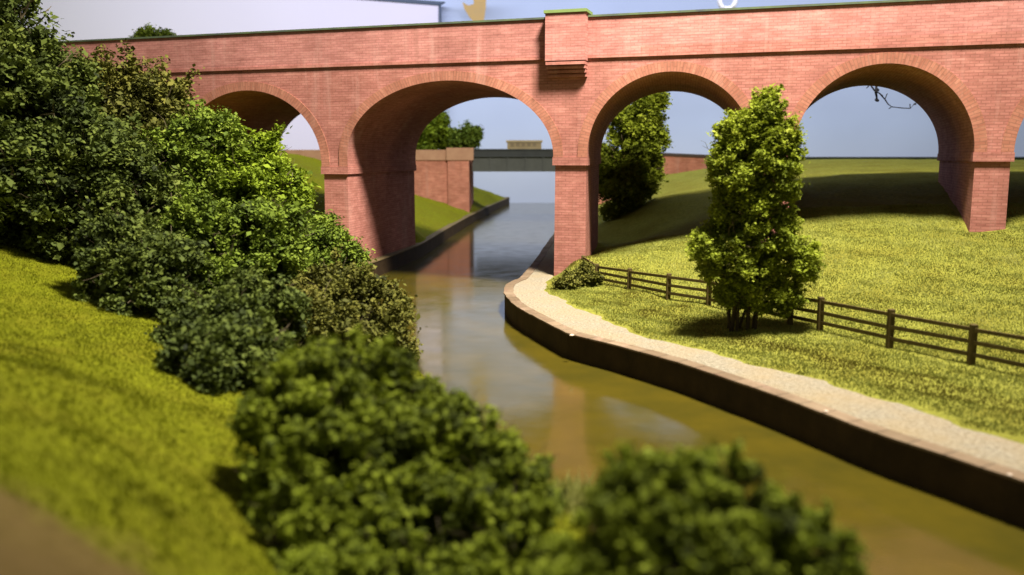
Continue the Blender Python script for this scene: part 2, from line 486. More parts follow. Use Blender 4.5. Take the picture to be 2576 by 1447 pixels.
# towpath
tb = MB()
oy = interp([(p[1], p[0]) for p in po] + [(8, po[-1][0] + 3.2), (6, 16), (38.5, 2.1)])
yy = np.r_[np.arange(8, 38.4, .3), np.arange(38.4, 64, 1.0)]
def pout(y):
    if y > 38.3: return float(w2(-.62, 0)[0] + (y - 39.8) * .19) - .05 if y < 52 else float(XR(y)) + 1.4
    return float(oy(y)) + .10 * math.sin(y * 2.1) + .07 * math.sin(y * 5.7)
NX = 6
for y0, y1 in zip(yy[:-1], yy[1:]):
    for k in range(NX):
        q = []
        for y, kk in ((y0, k), (y0, k + 1), (y1, k + 1), (y1, k)):
            a = float(XR(y)) + .32; c = max(pout(y), a + .2); x = a + (c - a) * kk / NX
            q.append((x, y, .815 + .012 * math.sin(x * 7 + y * 3) - (.06 if kk == NX else 0)))
        tb.poly(q)
tag(tb.build('towpath', M_PATH, smooth=True), kind='structure')

# ------------------------------------------------------------------ the brick viaduct
T = 11.6
VI = empty('viaduct', (W0[0], W0[1], 0), WROT)
tag(VI, 'long red brick railway viaduct of round arches crossing the canal and pasture', 'viaduct')
ZS, ZT = 10.62, 12.38
# arches: s0, s1, springing z, crown z, left cap z, right cap z, back shift left/right
AR = [(-31.6, -22.4, 5.9, 9.6, 5.76, 5.76, -1.6, -1.6),
      (-20.95, -12.62, 6.0, 9.62, 5.76, 5.76, -1.6, -1.6),
      (-11.18, -0.73, 6.35, 9.83, 5.76, 6.22, -1.45, -1.6),
      (0.86, 8.07, 6.45, 9.95, 6.22, 6.3, -1.8, -1.0),
      (9.69, 16.54, 6.5, 10.02, 6.3, 6.41, -.3, .4),
      (17.95, 25.0, 6.5, 10.05, 6.41, 6.41, .4, .4)]
PW = [(-34, -31.6, 5.76), (-22.4, -20.95, 5.76), (-12.62, -11.18, 5.76), (-.73, .86, 6.22), (8.07, 9.69, 6.3), (16.54, 17.95, 6.41), (25.0, 29, 6.41)]
SH = [(-1.6, -1.6)] + [(AR[i][7], AR[i + 1][6]) for i in range(5)] + [(.4, .4)]
def profile(a, n=40):
    s0, s1, sp, cr, cl, c_r = a[:6]
    pts = [(s0, cl)]
    for k in range(n + 1):
        t = math.pi * (1 - k / n)
        pts.append(((s0 + s1) / 2 + (s1 - s0) / 2 * math.cos(t), sp + (cr - sp) * math.sin(t)))
    pts.append((s1, c_r))
    return pts
wall = MB(); sof = MB()
for side, n, flip in (('f', 0, False), ('b', T, True)):
    for a in AR:
        pr = profile(a)
        for k in range(1, len(pr) - 2):
            (p, q) = pr[k], pr[k + 1]
            d0 = (a[6] + (a[7] - a[6]) * (p[0] - a[0]) / (a[1] - a[0])) if flip else 0
            d1 = (a[6] + (a[7] - a[6]) * (q[0] - a[0]) / (a[1] - a[0])) if flip else 0
            f = [(p[0] + d0, n, p[1]), (q[0] + d1, n, q[1]), (q[0] + d1, n, ZS), (p[0] + d0, n, ZS)]
            wall.poly(f[::-1] if flip else f)
    for (s0, s1, cz), (h0, h1) in zip(PW, SH):
        d0, d1 = (h0, h1) if flip else (0, 0)
        f = [(s0 + d0, n, cz), (s1 + d1, n, cz), (s1 + d1, n, ZS), (s0 + d0, n, ZS)]
        wall.poly(f[::-1] if flip else f)
for (s0, s1, cz), (h0, h1) in zip(PW, SH):
    wall.poly([(s0, 0, cz), (s0 + h0, T, cz), (s1 + h1, T, cz), (s1, 0, cz)])
for e, sgn in ((PW[0][0], -1), (PW[-1][1], 1)):
    d = -1.6 if sgn < 0 else .4
    wall.poly([(e, 0, 5.7), (e + d, T, 5.7), (e + d, T, ZS), (e, 0, ZS)])
wall.build('spandrel_wall', M_BRICK, VI)
for a in AR:
    pr = profile(a, 48); L = 0
    for k in range(len(pr) - 1):
        p, q = pr[k], pr[k + 1]
        dl = math.dist(p, q)
        d0 = a[6] + (a[7] - a[6]) * (p[0] - a[0]) / (a[1] - a[0]); d1 = a[6] + (a[7] - a[6]) * (q[0] - a[0]) / (a[1] - a[0])
        sof.poly([(q[0], 0, q[1]), (p[0], 0, p[1]), (p[0] + d0, T, p[1]), (q[0] + d1, T, q[1])],
                 [(0, L + dl), (0, L), (T, L), (T, L + dl)])
        L += dl
    sof.build('arch_soffit', M_SOFFIT if False else M_BRICK, VI, smooth=True); sof = MB()
    # projecting ring of radial bricks
    rg = MB(); L = 0
    cx, sp = (a[0] + a[1]) / 2, a[2]; rx, rz = (a[1] - a[0]) / 2, a[3] - sp
    W_ = .46; pr_ = .035; N = 48
    for k in range(N):
        t0, t1 = math.pi * (1 - k / N), math.pi * (1 - (k + 1) / N)
        i0 = (cx + rx * math.cos(t0), sp + rz * math.sin(t0)); i1 = (cx + rx * math.cos(t1), sp + rz * math.sin(t1))
        o0 = (cx + (rx + W_) * math.cos(t0), sp + (rz + W_ * .95) * math.sin(t0)); o1 = (cx + (rx + W_) * math.cos(t1), sp + (rz + W_ * .95) * math.sin(t1))
        dl = math.dist(i0, i1)
        rg.poly([(i0[0], -pr_, i0[1]), (i1[0], -pr_, i1[1]), (o1[0], -pr_, o1[1]), (o0[0], -pr_, o0[1])], [(0, L), (0, L + dl), (W_, L + dl), (W_, L)])
        rg.poly([(o0[0], -pr_, o0[1]), (o1[0], -pr_, o1[1]), (o1[0], 0, o1[1]), (o0[0], 0, o0[1])], [(0, L), (0, L + dl), (.05, L + dl), (.05, L)])
        rg.poly([(i1[0], -pr_, i1[1]), (i0[0], -pr_, i0[1]), (i0[0], 0, i0[1]), (i1[0], 0, i1[1])], [(0, L), (0, L + dl), (.05, L + dl), (.05, L)])
        L += dl
    for ex_, sg, cz in ((a[0], -1, a[4]), (a[1], 1, a[5])):
        x0, x1 = sorted((ex_, ex_ + sg * W_))
        if cz + .065 < sp: rg.poly([(x0, -pr_, cz + .065), (x1, -pr_, cz + .065), (x1, -pr_, sp), (x0, -pr_, sp)], [(0, 0), (W_, 0), (W_, sp - cz), (0, sp - cz)])
    rg.build('arch_ring', M_RING, VI)
for (s0, s1, cz), (h0, h1) in zip(PW, SH):
    b = MB(); I = .075; Z0 = -.6
    b.hexa([(s0 + I - .03, I - .03, Z0), (s1 - I + .03, I - .03, Z0), (s1 + h1 - I, T - I, Z0), (s0 + h0 + I, T - I, Z0)],
           [(s0 + I, I, cz - .30), (s1 - I, I, cz - .30), (s1 + h1 - I, T - I, cz - .30), (s0 + h0 + I, T - I, cz - .30)])
    p = b.build('pier', M_BRICK, VI)
    b = MB(); O = .03
    b.hexa([(s0 - O, -O - .02, cz - .30), (s1 + O, -O - .02, cz - .30), (s1 + h1 + O, T + O, cz - .30), (s0 + h0 - O, T + O, cz - .30)],
           [(s0 - O, -O - .02, cz + .06), (s1 + O, -O - .02, cz + .06), (s1 + h1 + O, T + O, cz + .06), (s0 + h0 - O, T + O, cz + .06)])
    b.build('impost_band', M_BRICK, VI)
E0, E1 = PW[0][0], PW[-1][1]
PL0, PL1 = -.98, .83                         # pilaster span
sb = MB()
for n0, n1 in ((-.09, .4), (T - .4, T + .13)):
    sb.box(E0 - (1.6 if n0 > 1 else 0), E1, n0, n1, ZS, ZS + .13)
sb.build('string_course', M_BRICK, VI)
pp = MB()
pp.box(E0, E1, -.05, .42, ZS + .13, ZT)
pp.box(E0 - 1.6, E1, T - .42, T + .07, ZS + .13, ZT)
pp.build('parapet', M_PARAPET, VI)
b2 = MB(); b2.box(3.2, E1, -.07, -.049, ZS + .13, ZS + .46); b2.build('lower_band', M_BRICK, VI)
cp = MB()
cp.box(E0, PL0, -.13, .48, ZT, ZT + .085)
cp.box(PL1, E1, -.13, .48, ZT, ZT + .085)
cp.box(E0 - 1.6, E1, T - .48, T + .13, ZT, ZT + .085)
cp.build('coping', M_COPING, VI)
bd = MB(); bd.box(E0, E1, .42, T - .42, ZS - .3, ZS + .3); bd.build('track_bed', M_BALLAST, VI)
pi = MB(); pi.box(PL0, PL1, -.62, .5, ZS - .12, ZT + .16)
pil = pi.build('pilaster', M_PARAPET, VI)
cb = MB()
for k in range(4):
    z1 = ZS - .12 - k * .17
    cb.box(PL0 + .02, PL1 - .02, -.60 + k * .13, .02, z1 - .17, z1 - .045)
    cb.box(PL0 + .05, PL1 - .05, -.52 + k * .13, .02, z1 - .045, z1)
cb.build('corbel', M_BRICK, pil)
cc = MB(); cc.box(PL0 - .06, PL1 + .06, -.68, .56, ZT + .16, ZT + .29); cc.build('cap', M_CAPGREEN, pil)

# ------------------------------------------------------------------ girder bridge, walls and far things
GY = 87.0
gb = empty('girder_bridge', (0, GY, 0))
tag(gb, 'grey plate girder road bridge on brick abutments, seen through the canal arch', 'bridge')
def ux(u, Y=GY): return (u - 1288) / F * Y / math.cos(0) * 1.0
def xz(u, v, Y=GY):
    p = onY(u, v, Y); return p[0], p[2]
aL, zc = xz(1180, 372); aB = xz(1182, 540)[1]
gR = 7.6
zg0 = xz(1290, 432)[1]; zg1 = xz(1290, 395)[1]; zg2 = xz(1290, 375)[1]
b = MB(); b.box(aL + .3, gR + .3, -.0, .35, zg0, zg1); g = b.build('girder', M_STEEL, gb)
b = MB(); b.box(aL + .35, gR + .3, -.25, .5, zg1, zg1 + .12); b.box(aL + .35, gR + .3, -.1, .4, zg1 + .12, zg2 - .12); b.box(aL + .35, gR + .3, -.22, .5, zg2 - .12, zg2)
b.build('top_flange', M_STEELD, gb)
for x in np.arange(aL + 2.0, gR, 1.75):
    b = MB(); b.box(x, x + .12, -.16, 0, zg0, zg1); b.build('stiffener', M_STEEL, g)
b = MB(); b.box(aL + .3, gR + .3, .35, 9, zg1 - .2, zg1 + .1); b.build('deck', M_STEELD, gb)
b = MB(); b.box(aL + .3, gR + .3, 9, 9.35, zg0, zg2); b.build('rear_girder', M_STEEL, gb)
zct = xz(1100, 400)[1]
for (x0, x1, y1) in ((aL - 2.1, aL, 9.5), (gR, gR + 2.2, 9.5)):
    b = MB(); b.box(x0, x1, -.45, y1, -.6, zct - .12); b.build('abutment', M_FARBRICK, gb)
    b = MB(); b.box(x0 - .1, x1 + .45, -.6, 1.2, zct - .12, zc); b.build('abutment_cap', M_COPEPALE, gb)
ww = empty('wing_wall', (aL - 2.1, GY, 0))
tag(ww, 'pink brick wing wall with pale parapet left of the grey girder bridge', 'wall')
b = MB(); b.box(-16, 0, -.1, .5, -.5, zct - .12); b.build('wall', M_FARBRICK, ww)
b = MB(); b.box(-16, -.1, -.25, .6, zct - .12, zc - .2); b.build('parapet', M_COPEPALE, ww)
# right-hand retaining wall and its long dark top rail
p0 = xz(1640, 386, 86)
rw = empty('retaining_wall', (gR + 2.2, 87, 0))
tag(rw, 'low brown brick retaining wall above the far embankment behind the columnar tree', 'wall')
b = MB()
xe = xz(1800, 400, 86)[0] - (gR + 2.2)
b.hexa([(0, 0, -.5), (xe, -1, 3.0), (xe, -.5, 3.0), (0, .5, -.5)], [(0, 0, p0[1] + .0), (xe, -1, p0[1] - .45), (xe, -.5, p0[1] - .45), (0, .5, p0[1])])
b.build('wall', M_FARBRICK, rw)
b = MB()
b.hexa([(0, -.15, p0[1]), (xe, -1.15, p0[1] - .45), (xe, -.4, p0[1] - .45), (0, .65, p0[1])], [(0, -.15, p0[1] + .28), (xe, -1.15, p0[1] - .17), (xe, -.4, p0[1] - .17), (0, .65, p0[1] + .28)])
b.build('coping', M_RAIL, rw)
fk = empty('boundary_wall', (20, 85.4, 0))
tag(fk, 'low dark boundary wall along the top of the far green embankment', 'wall')
b = MB(); b.box(-1.0, 75, 0, .4, 4, 6.22); b.build('wall', M_COPING, fk)
b = MB(); b.box(-1.0, 75, -.08, .48, 6.22, 6.34); b.build('coping', M_STEELD, fk)

# far pale building beyond the bridge
p = xz(1276, 374, 92); q = xz(1362, 353, 92)
hb = empty('building', (p[0], 92, 0))
tag(hb, 'low tan flat topped block showing over the parapet of the grey girder bridge', 'building')
W = q[0] - p[0]
b = MB(); b.box(0, W, 0, 2.4, zg1 + .1, q[1] - .2); b.build('wall', M_TAN, hb)
b = MB(); b.box(-.12, W + .12, -.15, 2.55, q[1] - .2, q[1]); b.build('roof', M_TAN, hb)
for k in range(5):
    b = MB(); x = .35 + k * (W - .9) / 4.6
    b.box(x, x + .35, -.05, .0, q[1] - .62, q[1] - .3); b.build('window', M_TAND, hb)

# ------------------------------------------------------------------ backdrop boards
def backdrop_mat(name, stops, axis_scale, noise_amt=.06):
    m, nt, b = mat(name, .9, .05)
    ob = coords(nt, 'Object')
    sep = nt.nodes.new('ShaderNodeSeparateXYZ'); nt.links.new(ob, sep.inputs[0])
    mr = nt.nodes.new('ShaderNodeMapRange'); mr.inputs['From Min'].default_value = axis_scale[0]; mr.inputs['From Max'].default_value = axis_scale[1]
    nt.links.new(sep.outputs[axis_scale[2]], mr.inputs[0])
    c = ramp(nt, mr.outputs[0], stops)
    n = noise(nt, ob, .06, 3, .5)
    nt.links.new(mix(nt, 1.0, c, ramp(nt, n, [(.3, (1 - noise_amt,) * 3), (.7, (1 + noise_amt,) * 3)]), 'MULTIPLY'), b.inputs['Base Color'])
    return m
M_BLUE = backdrop_mat('painted_blue_sky', [(0, (.44, .50, .62)), (.10, (.50, .56, .70)), (.22, (.48, .56, .76)), (.5, (.48, .56, .80)), (1, (.45, .53, .80))], (0, 50, 2))
M_WHITE = backdrop_mat('lavender_white_board', [(0, (.78, .76, .84)), (1, (.70, .66, .86))], (-60, -10, 0), .02)
b = MB(); b.box(-70, 140, 0, .6, -2, 62)
bo = b.build('sky_backdrop', M_BLUE); bo.location = (0, 124, 0); tag(bo, kind='structure')
xe_, ze_ = xz(1103, 14, 122.5)
wb = empty('white_board', (0, 122.5, 0))
tag(wb, 'large lavender white board with a dark frame standing behind the left of the viaduct', 'board')
xl0 = -110; zl0 = ze_ + (xe_ - xl0) * .075
b = MB(); b.hexa([(xl0, 0, -1), (xe_, 0, -1), (xe_, .5, -1), (xl0, .5, -1)], [(xl0, 0, zl0), (xe_, 0, ze_), (xe_, .5, ze_), (xl0, .5, zl0)])
b.build('panel', M_WHITE, wb)
b = MB()
b.hexa([(xl0, -.15, zl0), (xe_, -.15, ze_), (xe_, .65, ze_), (xl0, .65, zl0)], [(xl0, -.15, zl0 + .7), (xe_ + .9, -.15, ze_ + .45), (xe_ + .9, .65, ze_ + .45), (xl0, .65, zl0 + .7)])
b.box(xe_, xe_ + .35, -.12, .6, -1, ze_)
b.build('frame', plain('blue_grey_frame', (.10, .13, .20), (.08, .10, .16), .3), wb)
# ochre torn shape hanging high on the backdrop
pts = [(1168, -25), (1195, -30), (1212, -40), (1224, -30), (1222, 20), (1216, 62), (1196, 60), (1180, 42), (1168, 22), (1163, 5), (1178, 14), (1192, 10), (1190, -6), (1178, -8)]
def flat_shape(name, px, Y, th, m, parent):
    b = MB(); P = [xz(u, v, Y) for u, v in px]
    fr = [(x, 0, z) for x, z in P]; bk = [(x, th, z) for x, z in P]
    b.poly(fr[::-1] if False else fr); b.poly(bk[::-1])
    for i in range(len(P)):
        j = (i + 1) % len(P); b.poly([fr[i], fr[j], bk[j], bk[i]])
    o = b.build(name, m, parent); return o
o = flat_shape('paper_scrap', pts, 120, .15, plain('ochre_paper', (.50, .33, .12), (.42, .30, .16), .8), None)
o.location = (0, 120, 0); tag(o, 'crinkled ochre scrap hanging on the blue backdrop above the canal arch', 'paper scrap')
# white ring hook
b = MB(); c = onY(1830, 2, 110); ringp = [(c[0] + .95 * math.cos(t), 110, c[2] + .95 * math.sin(t) + .0) for t in np.linspace(.5 * math.pi, 2.35 * math.pi, 22)]
ringp += [(c[0], 110, c[2] + 2.2)]
b.tube(ringp, .30, 8); o = b.build('hook', plain('white_plastic', (.85, .83, .9), (.8, .78, .86), 1), None, smooth=True)
tag(o, 'white curled hook hanging above the right half of the viaduct parapet', 'hook')

# thin dark branch seen in the fourth arch
Yb = 52
tw = MB()
def br(pp_, r): tw.tube([onY(u, v, Yb + .3 * math.sin(i * 2.1)) for i, (u, v) in enumerate(pp_)], r, 5)
br([(2178, 196), (2190, 214), (2200, 228), (2214, 236), (2226, 250), (2234, 262), (2243, 269), (2268, 272), (2290, 273), (2300, 262), (2308, 258)], [.05, .05, .05, .04, .04, .035, .03, .03, .03, .03, .02])
br([(2204, 190), (2205, 210), (2203, 232), (2206, 250)], [.06, .06, .08, .05])
br([(2226, 250), (2232, 236)], .03); br([(2290, 273), (2289, 262)], .03); br([(2188, 214), (2180, 222)], .03); br([(2243, 269), (2236, 274)], .025)
for (u, v, r) in ((2206, 252, .13), (2207, 226, .12), (2302, 262, .07), (2218, 240, .07)):
    c = onY(u, v, Yb); rr = [(c[0] - r, c[1], c[2]), (c[0] - r * .6, c[1], c[2] + r * .2), (c[0], c[1], c[2]), (c[0] + r * .7, c[1], c[2] - r * .2), (c[0] + r, c[1], c[2])]
    tw.tube(rr, [.02, r * .7, r * .8, r * .6, .02], 6)
tag(tw.build('twig', M_TWIG), 'thin dark bare twig hanging down inside the arch left of the right pier', 'twig')

# ------------------------------------------------------------------ foliage
def leaf_mesh(name, centers, size, tint, matl, parent, flat=.0, aspect=1.6, up=.5, twigs=()):
    """one quad-ish leaf (two tris bent) per centre; numpy built"""
    n = len(centers)
    nr = rng.normal(size=(n, 3)); nr[:, 2] = np.abs(nr[:, 2]) + up; nr /= np.linalg.norm(nr, axis=1)[:, None]
    a = rng.normal(size=(n, 3)); a -= nr * (a * nr).sum(1)[:, None]; a /= np.linalg.norm(a, axis=1)[:, None]
    b_ = np.cross(nr, a)
    s = (size * np.clip(rng.lognormal(-.08, .38, n), .4, 2.4))[:, None]
    V = np.empty((n, 4, 3), np.float32)
    nn = np.cross(a, b_)
    V[:, 0] = centers - a * s * aspect * .5
    V[:, 1] = centers + b_ * s * .5 + nn * s * .12
    V[:, 2] = centers + a * s * aspect * .5
    V[:, 3] = centers - b_ * s * .5 + nn * s * .12
    if twigs:
        A = np.array([t[0] for t in twigs]); B = np.array([t[1] for t in twigs]); w_ = np.array([t[2] for t in twigs])[:, None]
        dd = B - A; dd /= np.linalg.norm(dd, axis=1)[:, None]
        e1 = np.cross(dd, [0.3, .8, .5]); e1 /= np.linalg.norm(e1, axis=1)[:, None]; e2 = np.cross(dd, e1)
        for e in (e1, e2):
            V = np.concatenate([V, np.stack([A - e * w_, A + e * w_, B + e * w_, B - e * w_], 1).astype(np.float32)])
        tint = np.r_[tint, np.full(2 * len(A), .5)]
    nl = n; n = len(V)
    me = bpy.data.meshes.new(name)
    me.vertices.add(n * 4); me.vertices.foreach_set('co', V.ravel())
    me.loops.add(n * 4); me.loops.foreach_set('vertex_index', np.arange(n * 4, dtype=np.int32))
    me.polygons.add(n); me.polygons.foreach_set('loop_start', np.arange(0, n * 4, 4, dtype=np.int32))
    me.polygons.foreach_set('loop_total', np.full(n, 4, np.int32))
    at = me.attributes.new('tint', 'FLOAT', 'FACE')
    at.data.foreach_set('value', np.clip(tint, 0, 1).astype(np.float32))
    me.update(calc_edges=True)
    me.materials.append(matl); me.materials.append(M_TWIGB)
    mi = np.zeros(n, np.int32); mi[nl:] = 1; me.polygons.foreach_set('material_index', mi)
    o = bpy.data.objects.new(name, me); COL.objects.link(o); o.parent = parent
    return o
def crown_points(lobes, tufts_per_m2, k, spread, inner=.12, rag=1.0):
    """lobes broken up into many small rounded clumps with hollows between them; tufts sit on the clumps"""
    L = np.array(lobes, float); C = []; TT = []
    R0 = max(np.median(L[:, 3:6].min(1)), .25)
    rs = R0 * .36
    for i, l in enumerate(L):
        c, r = l[:3], l[3:6]
        area = 4 * math.pi * ((r[0] * r[1]) ** 1.6 / 3 + (r[0] * r[2]) ** 1.6 / 3 + (r[1] * r[2]) ** 1.6 / 3) ** (1 / 1.6)
        ns = int(np.clip(area / (math.pi * rs * rs) * .62, 6, 90))
        d = rng.normal(size=(ns, 3)); d /= np.linalg.norm(d, axis=1)[:, None]
        sc_ = c + d * r * rng.uniform(.66, .96, ns)[:, None]
        keep = np.ones(ns, bool)
        for j, m_ in enumerate(L):
            if j != i: keep &= (((sc_ - m_[:3]) / m_[3:6]) ** 2).sum(1) > .45
        sc_ = sc_[keep]; dk = d[keep]
        if len(sc_) == 0: continue
        sr = rs * rng.uniform(.55, 1.25, len(sc_))
        st = rng.normal(.46, .13, len(sc_))
        for q in range(len(sc_)):
            m2 = 4 * math.pi * sr[q] ** 2
            n = max(int(m2 * tufts_per_m2 * .62), 5)
            e = rng.normal(size=(n, 3)) + dk[q] * .7; e /= np.linalg.norm(e, axis=1)[:, None]
            p = sc_[q] + e * sr[q] * rng.normal(.95, .13 * rag, n)[:, None] * np.array([1, 1, .85])
            C.append(p); TT.append(st[q] + rng.normal(size=n) * .13)
        n = int(area * tufts_per_m2 * .22)            # thin inner fill, tinted darker to stand for shade inside the crown
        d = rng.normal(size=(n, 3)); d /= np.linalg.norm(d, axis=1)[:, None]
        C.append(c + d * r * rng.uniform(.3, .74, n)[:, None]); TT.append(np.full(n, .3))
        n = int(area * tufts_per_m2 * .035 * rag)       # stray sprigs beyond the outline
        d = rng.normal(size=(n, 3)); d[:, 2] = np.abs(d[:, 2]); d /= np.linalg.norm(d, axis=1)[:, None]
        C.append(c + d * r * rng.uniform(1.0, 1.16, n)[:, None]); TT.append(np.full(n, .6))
    # thin shoots sticking out of the crown
    for i, l in enumerate(L):
        c, r = l[:3], l[3:6]
        nsh = int(rag * 7)
        for q in range(nsh):
            d = rng.normal(size=3); d[2] = abs(d[2]) * 1.2; d /= np.linalg.norm(d)
            st_ = c + d * r * .9; up_ = d * .5 + np.array([0, 0, .8]) + rng.normal(size=3) * .25
            m = 7; ln = rs * rng.uniform(.6, 1.6)
            C.append(st_ + up_ * np.linspace(0, 1, m)[:, None] * ln + rng.normal(size=(m, 3)) * .03 * rs); TT.append(np.full(m, rng.uniform(.4, .75)))
    C = np.concatenate(C); TT = np.concatenate(TT)
    kk = max(k // 2, 3); C = C
    P = np.repeat(C, k, 0) + rng.normal(size=(len(C) * k, 3)) * spread * rng.uniform(.45, 1.15, (len(C), 1)).repeat(k, 0) * np.array([1, 1, .8])
    t = np.repeat(TT, k) + rng.normal(size=len(P)) * .10
    return P, t
def grow(name, cat, label, base, lobes, matl, leaf=.09, dens=26, k=14, spread=.13, stems=4, group=None, sz=.06, trunk='stem', lean=None, aspect=1.6, rag=1.0, twigs=14, fan=2.0):
    root = empty(name, base)
    tag(root, label, cat, group)
    L = [(l[0] - base[0], l[1] - base[1], l[2] - base[2]) + tuple(l[3:6]) for l in lobes]
    P, t = crown_points(L, dens, int(k * 1.7), spread * .92, rag=rag)
    tw_ = []
    for l in L:
        for q in range(twigs):
            d = rng.normal(size=3); d[2] = abs(d[2]) * .8; d /= np.linalg.norm(d)
            c = np.array(l[:3]); r = np.array(l[3:6])
            p = c + d * r * .6
            for t_ in range(5):
                p2 = p + (d + rng.normal(size=3) * .4 + np.array([0, 0, .2])) * r.mean() * .13
                tw_.append((p, p2, sz * .26 * (1 - t_ * .17))); p = p2
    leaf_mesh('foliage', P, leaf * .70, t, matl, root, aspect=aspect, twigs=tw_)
    for i in range(stems):
        l = L[i % len(L)]
        b = MB()
        a = np.array([rng.normal() * sz * fan, rng.normal() * sz * 2, -.25])
        e = np.array(l[:3]) + rng.normal(size=3) * .3 * np.array(l[3:6])
        pts = [a + (e - a) * q + rng.normal(size=3) * .06 * (0 < q < 1) for q in (0, .25, .5, .75, 1)]
        b.tube(pts, [sz, sz * .85, sz * .65, sz * .45, sz * .2], 6)
        b.build(trunk, M_BARK, root)
    return root
def zg(x, y):
    x, y = float(x), float(y)
    return float(z_left(np.array([x]), np.array([y]))[0]) if x < XL(y) else float(z_right(np.array([x]), np.array([y]))[0])
def lobe(u, v, Y, ru, rv, ry=None, dz=0):
    """lobe seen at (u,v) at distance Y, with radii in photo pixels"""
    p = onY(u, v, Y); s = Y / F
    return (p[0], Y, p[2] + dz, ru * s, (ry if ry else (ru + rv) / 2 * s), rv * s)
def base_of(u, Y, dz=0):
    p = onY(u, 700, Y); return (p[0], Y, zg(p[0], Y) + dz)
GH = 'bushes of the hedge along the near canal bank'
def bush(label, lobes, matl, **kw):
    Ls = [lobe(*l) for l in lobes]
    Y = sum(l[1] for l in Ls) / len(Ls); X = sum(l[0] for l in Ls) / len(Ls)
    z = zg(X, Y)
    # fill down to the ground
    for l in list(Ls):
        bot = l[2] - l[5]
        if bot > zg(l[0], l[1]) + .4:
            zz = zg(l[0], l[1]); h = (bot - zz)
            Ls.append((l[0], l[1] + .2, zz + h * .55, l[3] * .85, l[4] * .85, max(h * .75, .3)))
    return grow(kw.pop('name', 'bush'), kw.pop('cat', 'bush'), label, (X, Y, z), Ls, matl, group=kw.pop('group', GH), **kw)

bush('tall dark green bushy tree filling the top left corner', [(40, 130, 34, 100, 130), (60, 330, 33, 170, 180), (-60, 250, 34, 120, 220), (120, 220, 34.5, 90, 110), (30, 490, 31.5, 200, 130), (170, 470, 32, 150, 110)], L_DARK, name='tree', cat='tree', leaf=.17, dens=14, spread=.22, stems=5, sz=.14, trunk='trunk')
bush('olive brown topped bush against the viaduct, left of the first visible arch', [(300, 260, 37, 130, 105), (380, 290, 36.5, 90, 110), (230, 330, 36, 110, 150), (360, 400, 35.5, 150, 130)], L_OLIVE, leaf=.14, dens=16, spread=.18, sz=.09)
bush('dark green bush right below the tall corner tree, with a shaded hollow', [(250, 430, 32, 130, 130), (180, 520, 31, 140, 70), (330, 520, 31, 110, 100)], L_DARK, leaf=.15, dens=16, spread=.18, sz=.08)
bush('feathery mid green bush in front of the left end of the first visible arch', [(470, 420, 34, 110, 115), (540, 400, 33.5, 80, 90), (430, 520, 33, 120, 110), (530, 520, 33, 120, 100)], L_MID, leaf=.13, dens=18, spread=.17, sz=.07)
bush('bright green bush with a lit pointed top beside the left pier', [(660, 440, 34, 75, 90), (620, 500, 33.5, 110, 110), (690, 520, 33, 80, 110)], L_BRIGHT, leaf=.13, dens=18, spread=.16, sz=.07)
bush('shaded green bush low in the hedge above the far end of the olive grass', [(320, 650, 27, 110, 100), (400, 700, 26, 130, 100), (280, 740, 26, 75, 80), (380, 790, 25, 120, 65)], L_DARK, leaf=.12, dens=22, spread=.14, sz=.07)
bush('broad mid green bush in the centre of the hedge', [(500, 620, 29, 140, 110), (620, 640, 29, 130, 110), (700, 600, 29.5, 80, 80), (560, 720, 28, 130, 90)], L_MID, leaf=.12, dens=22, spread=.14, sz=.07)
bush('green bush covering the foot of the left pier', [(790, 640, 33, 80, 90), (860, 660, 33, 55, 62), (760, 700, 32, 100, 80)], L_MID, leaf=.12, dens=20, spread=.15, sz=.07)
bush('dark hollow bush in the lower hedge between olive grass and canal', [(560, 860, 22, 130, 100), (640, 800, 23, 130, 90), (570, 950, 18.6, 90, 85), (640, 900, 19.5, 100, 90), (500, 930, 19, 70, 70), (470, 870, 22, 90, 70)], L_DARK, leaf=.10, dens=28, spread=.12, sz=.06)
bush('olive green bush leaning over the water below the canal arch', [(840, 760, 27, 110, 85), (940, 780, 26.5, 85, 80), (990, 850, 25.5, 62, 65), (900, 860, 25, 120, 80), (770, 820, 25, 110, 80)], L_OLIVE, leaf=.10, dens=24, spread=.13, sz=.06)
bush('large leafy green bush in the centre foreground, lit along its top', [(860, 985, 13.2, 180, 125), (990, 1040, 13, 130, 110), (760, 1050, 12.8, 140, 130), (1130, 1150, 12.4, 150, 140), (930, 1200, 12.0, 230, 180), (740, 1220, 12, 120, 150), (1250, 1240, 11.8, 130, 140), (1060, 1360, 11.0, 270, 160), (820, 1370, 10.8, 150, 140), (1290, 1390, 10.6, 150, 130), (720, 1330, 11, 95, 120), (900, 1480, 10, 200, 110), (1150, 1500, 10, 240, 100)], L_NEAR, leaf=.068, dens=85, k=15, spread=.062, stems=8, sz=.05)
bush('blurred dark green bush at the bottom edge in front of the canal water', [(1640, 1250, 8.6, 150, 95), (1800, 1250, 8.8, 120, 105), (1570, 1350, 8.3, 125, 110), (1750, 1400, 8.2, 220, 130), (1950, 1340, 8.6, 110, 90), (2050, 1420, 8.4, 130, 100), (1430, 1440, 8.6, 110, 60), (1560, 1480, 8.0, 200, 90)], L_NEAR, leaf=.055, dens=150, k=14, spread=.05, stems=8, sz=.035)

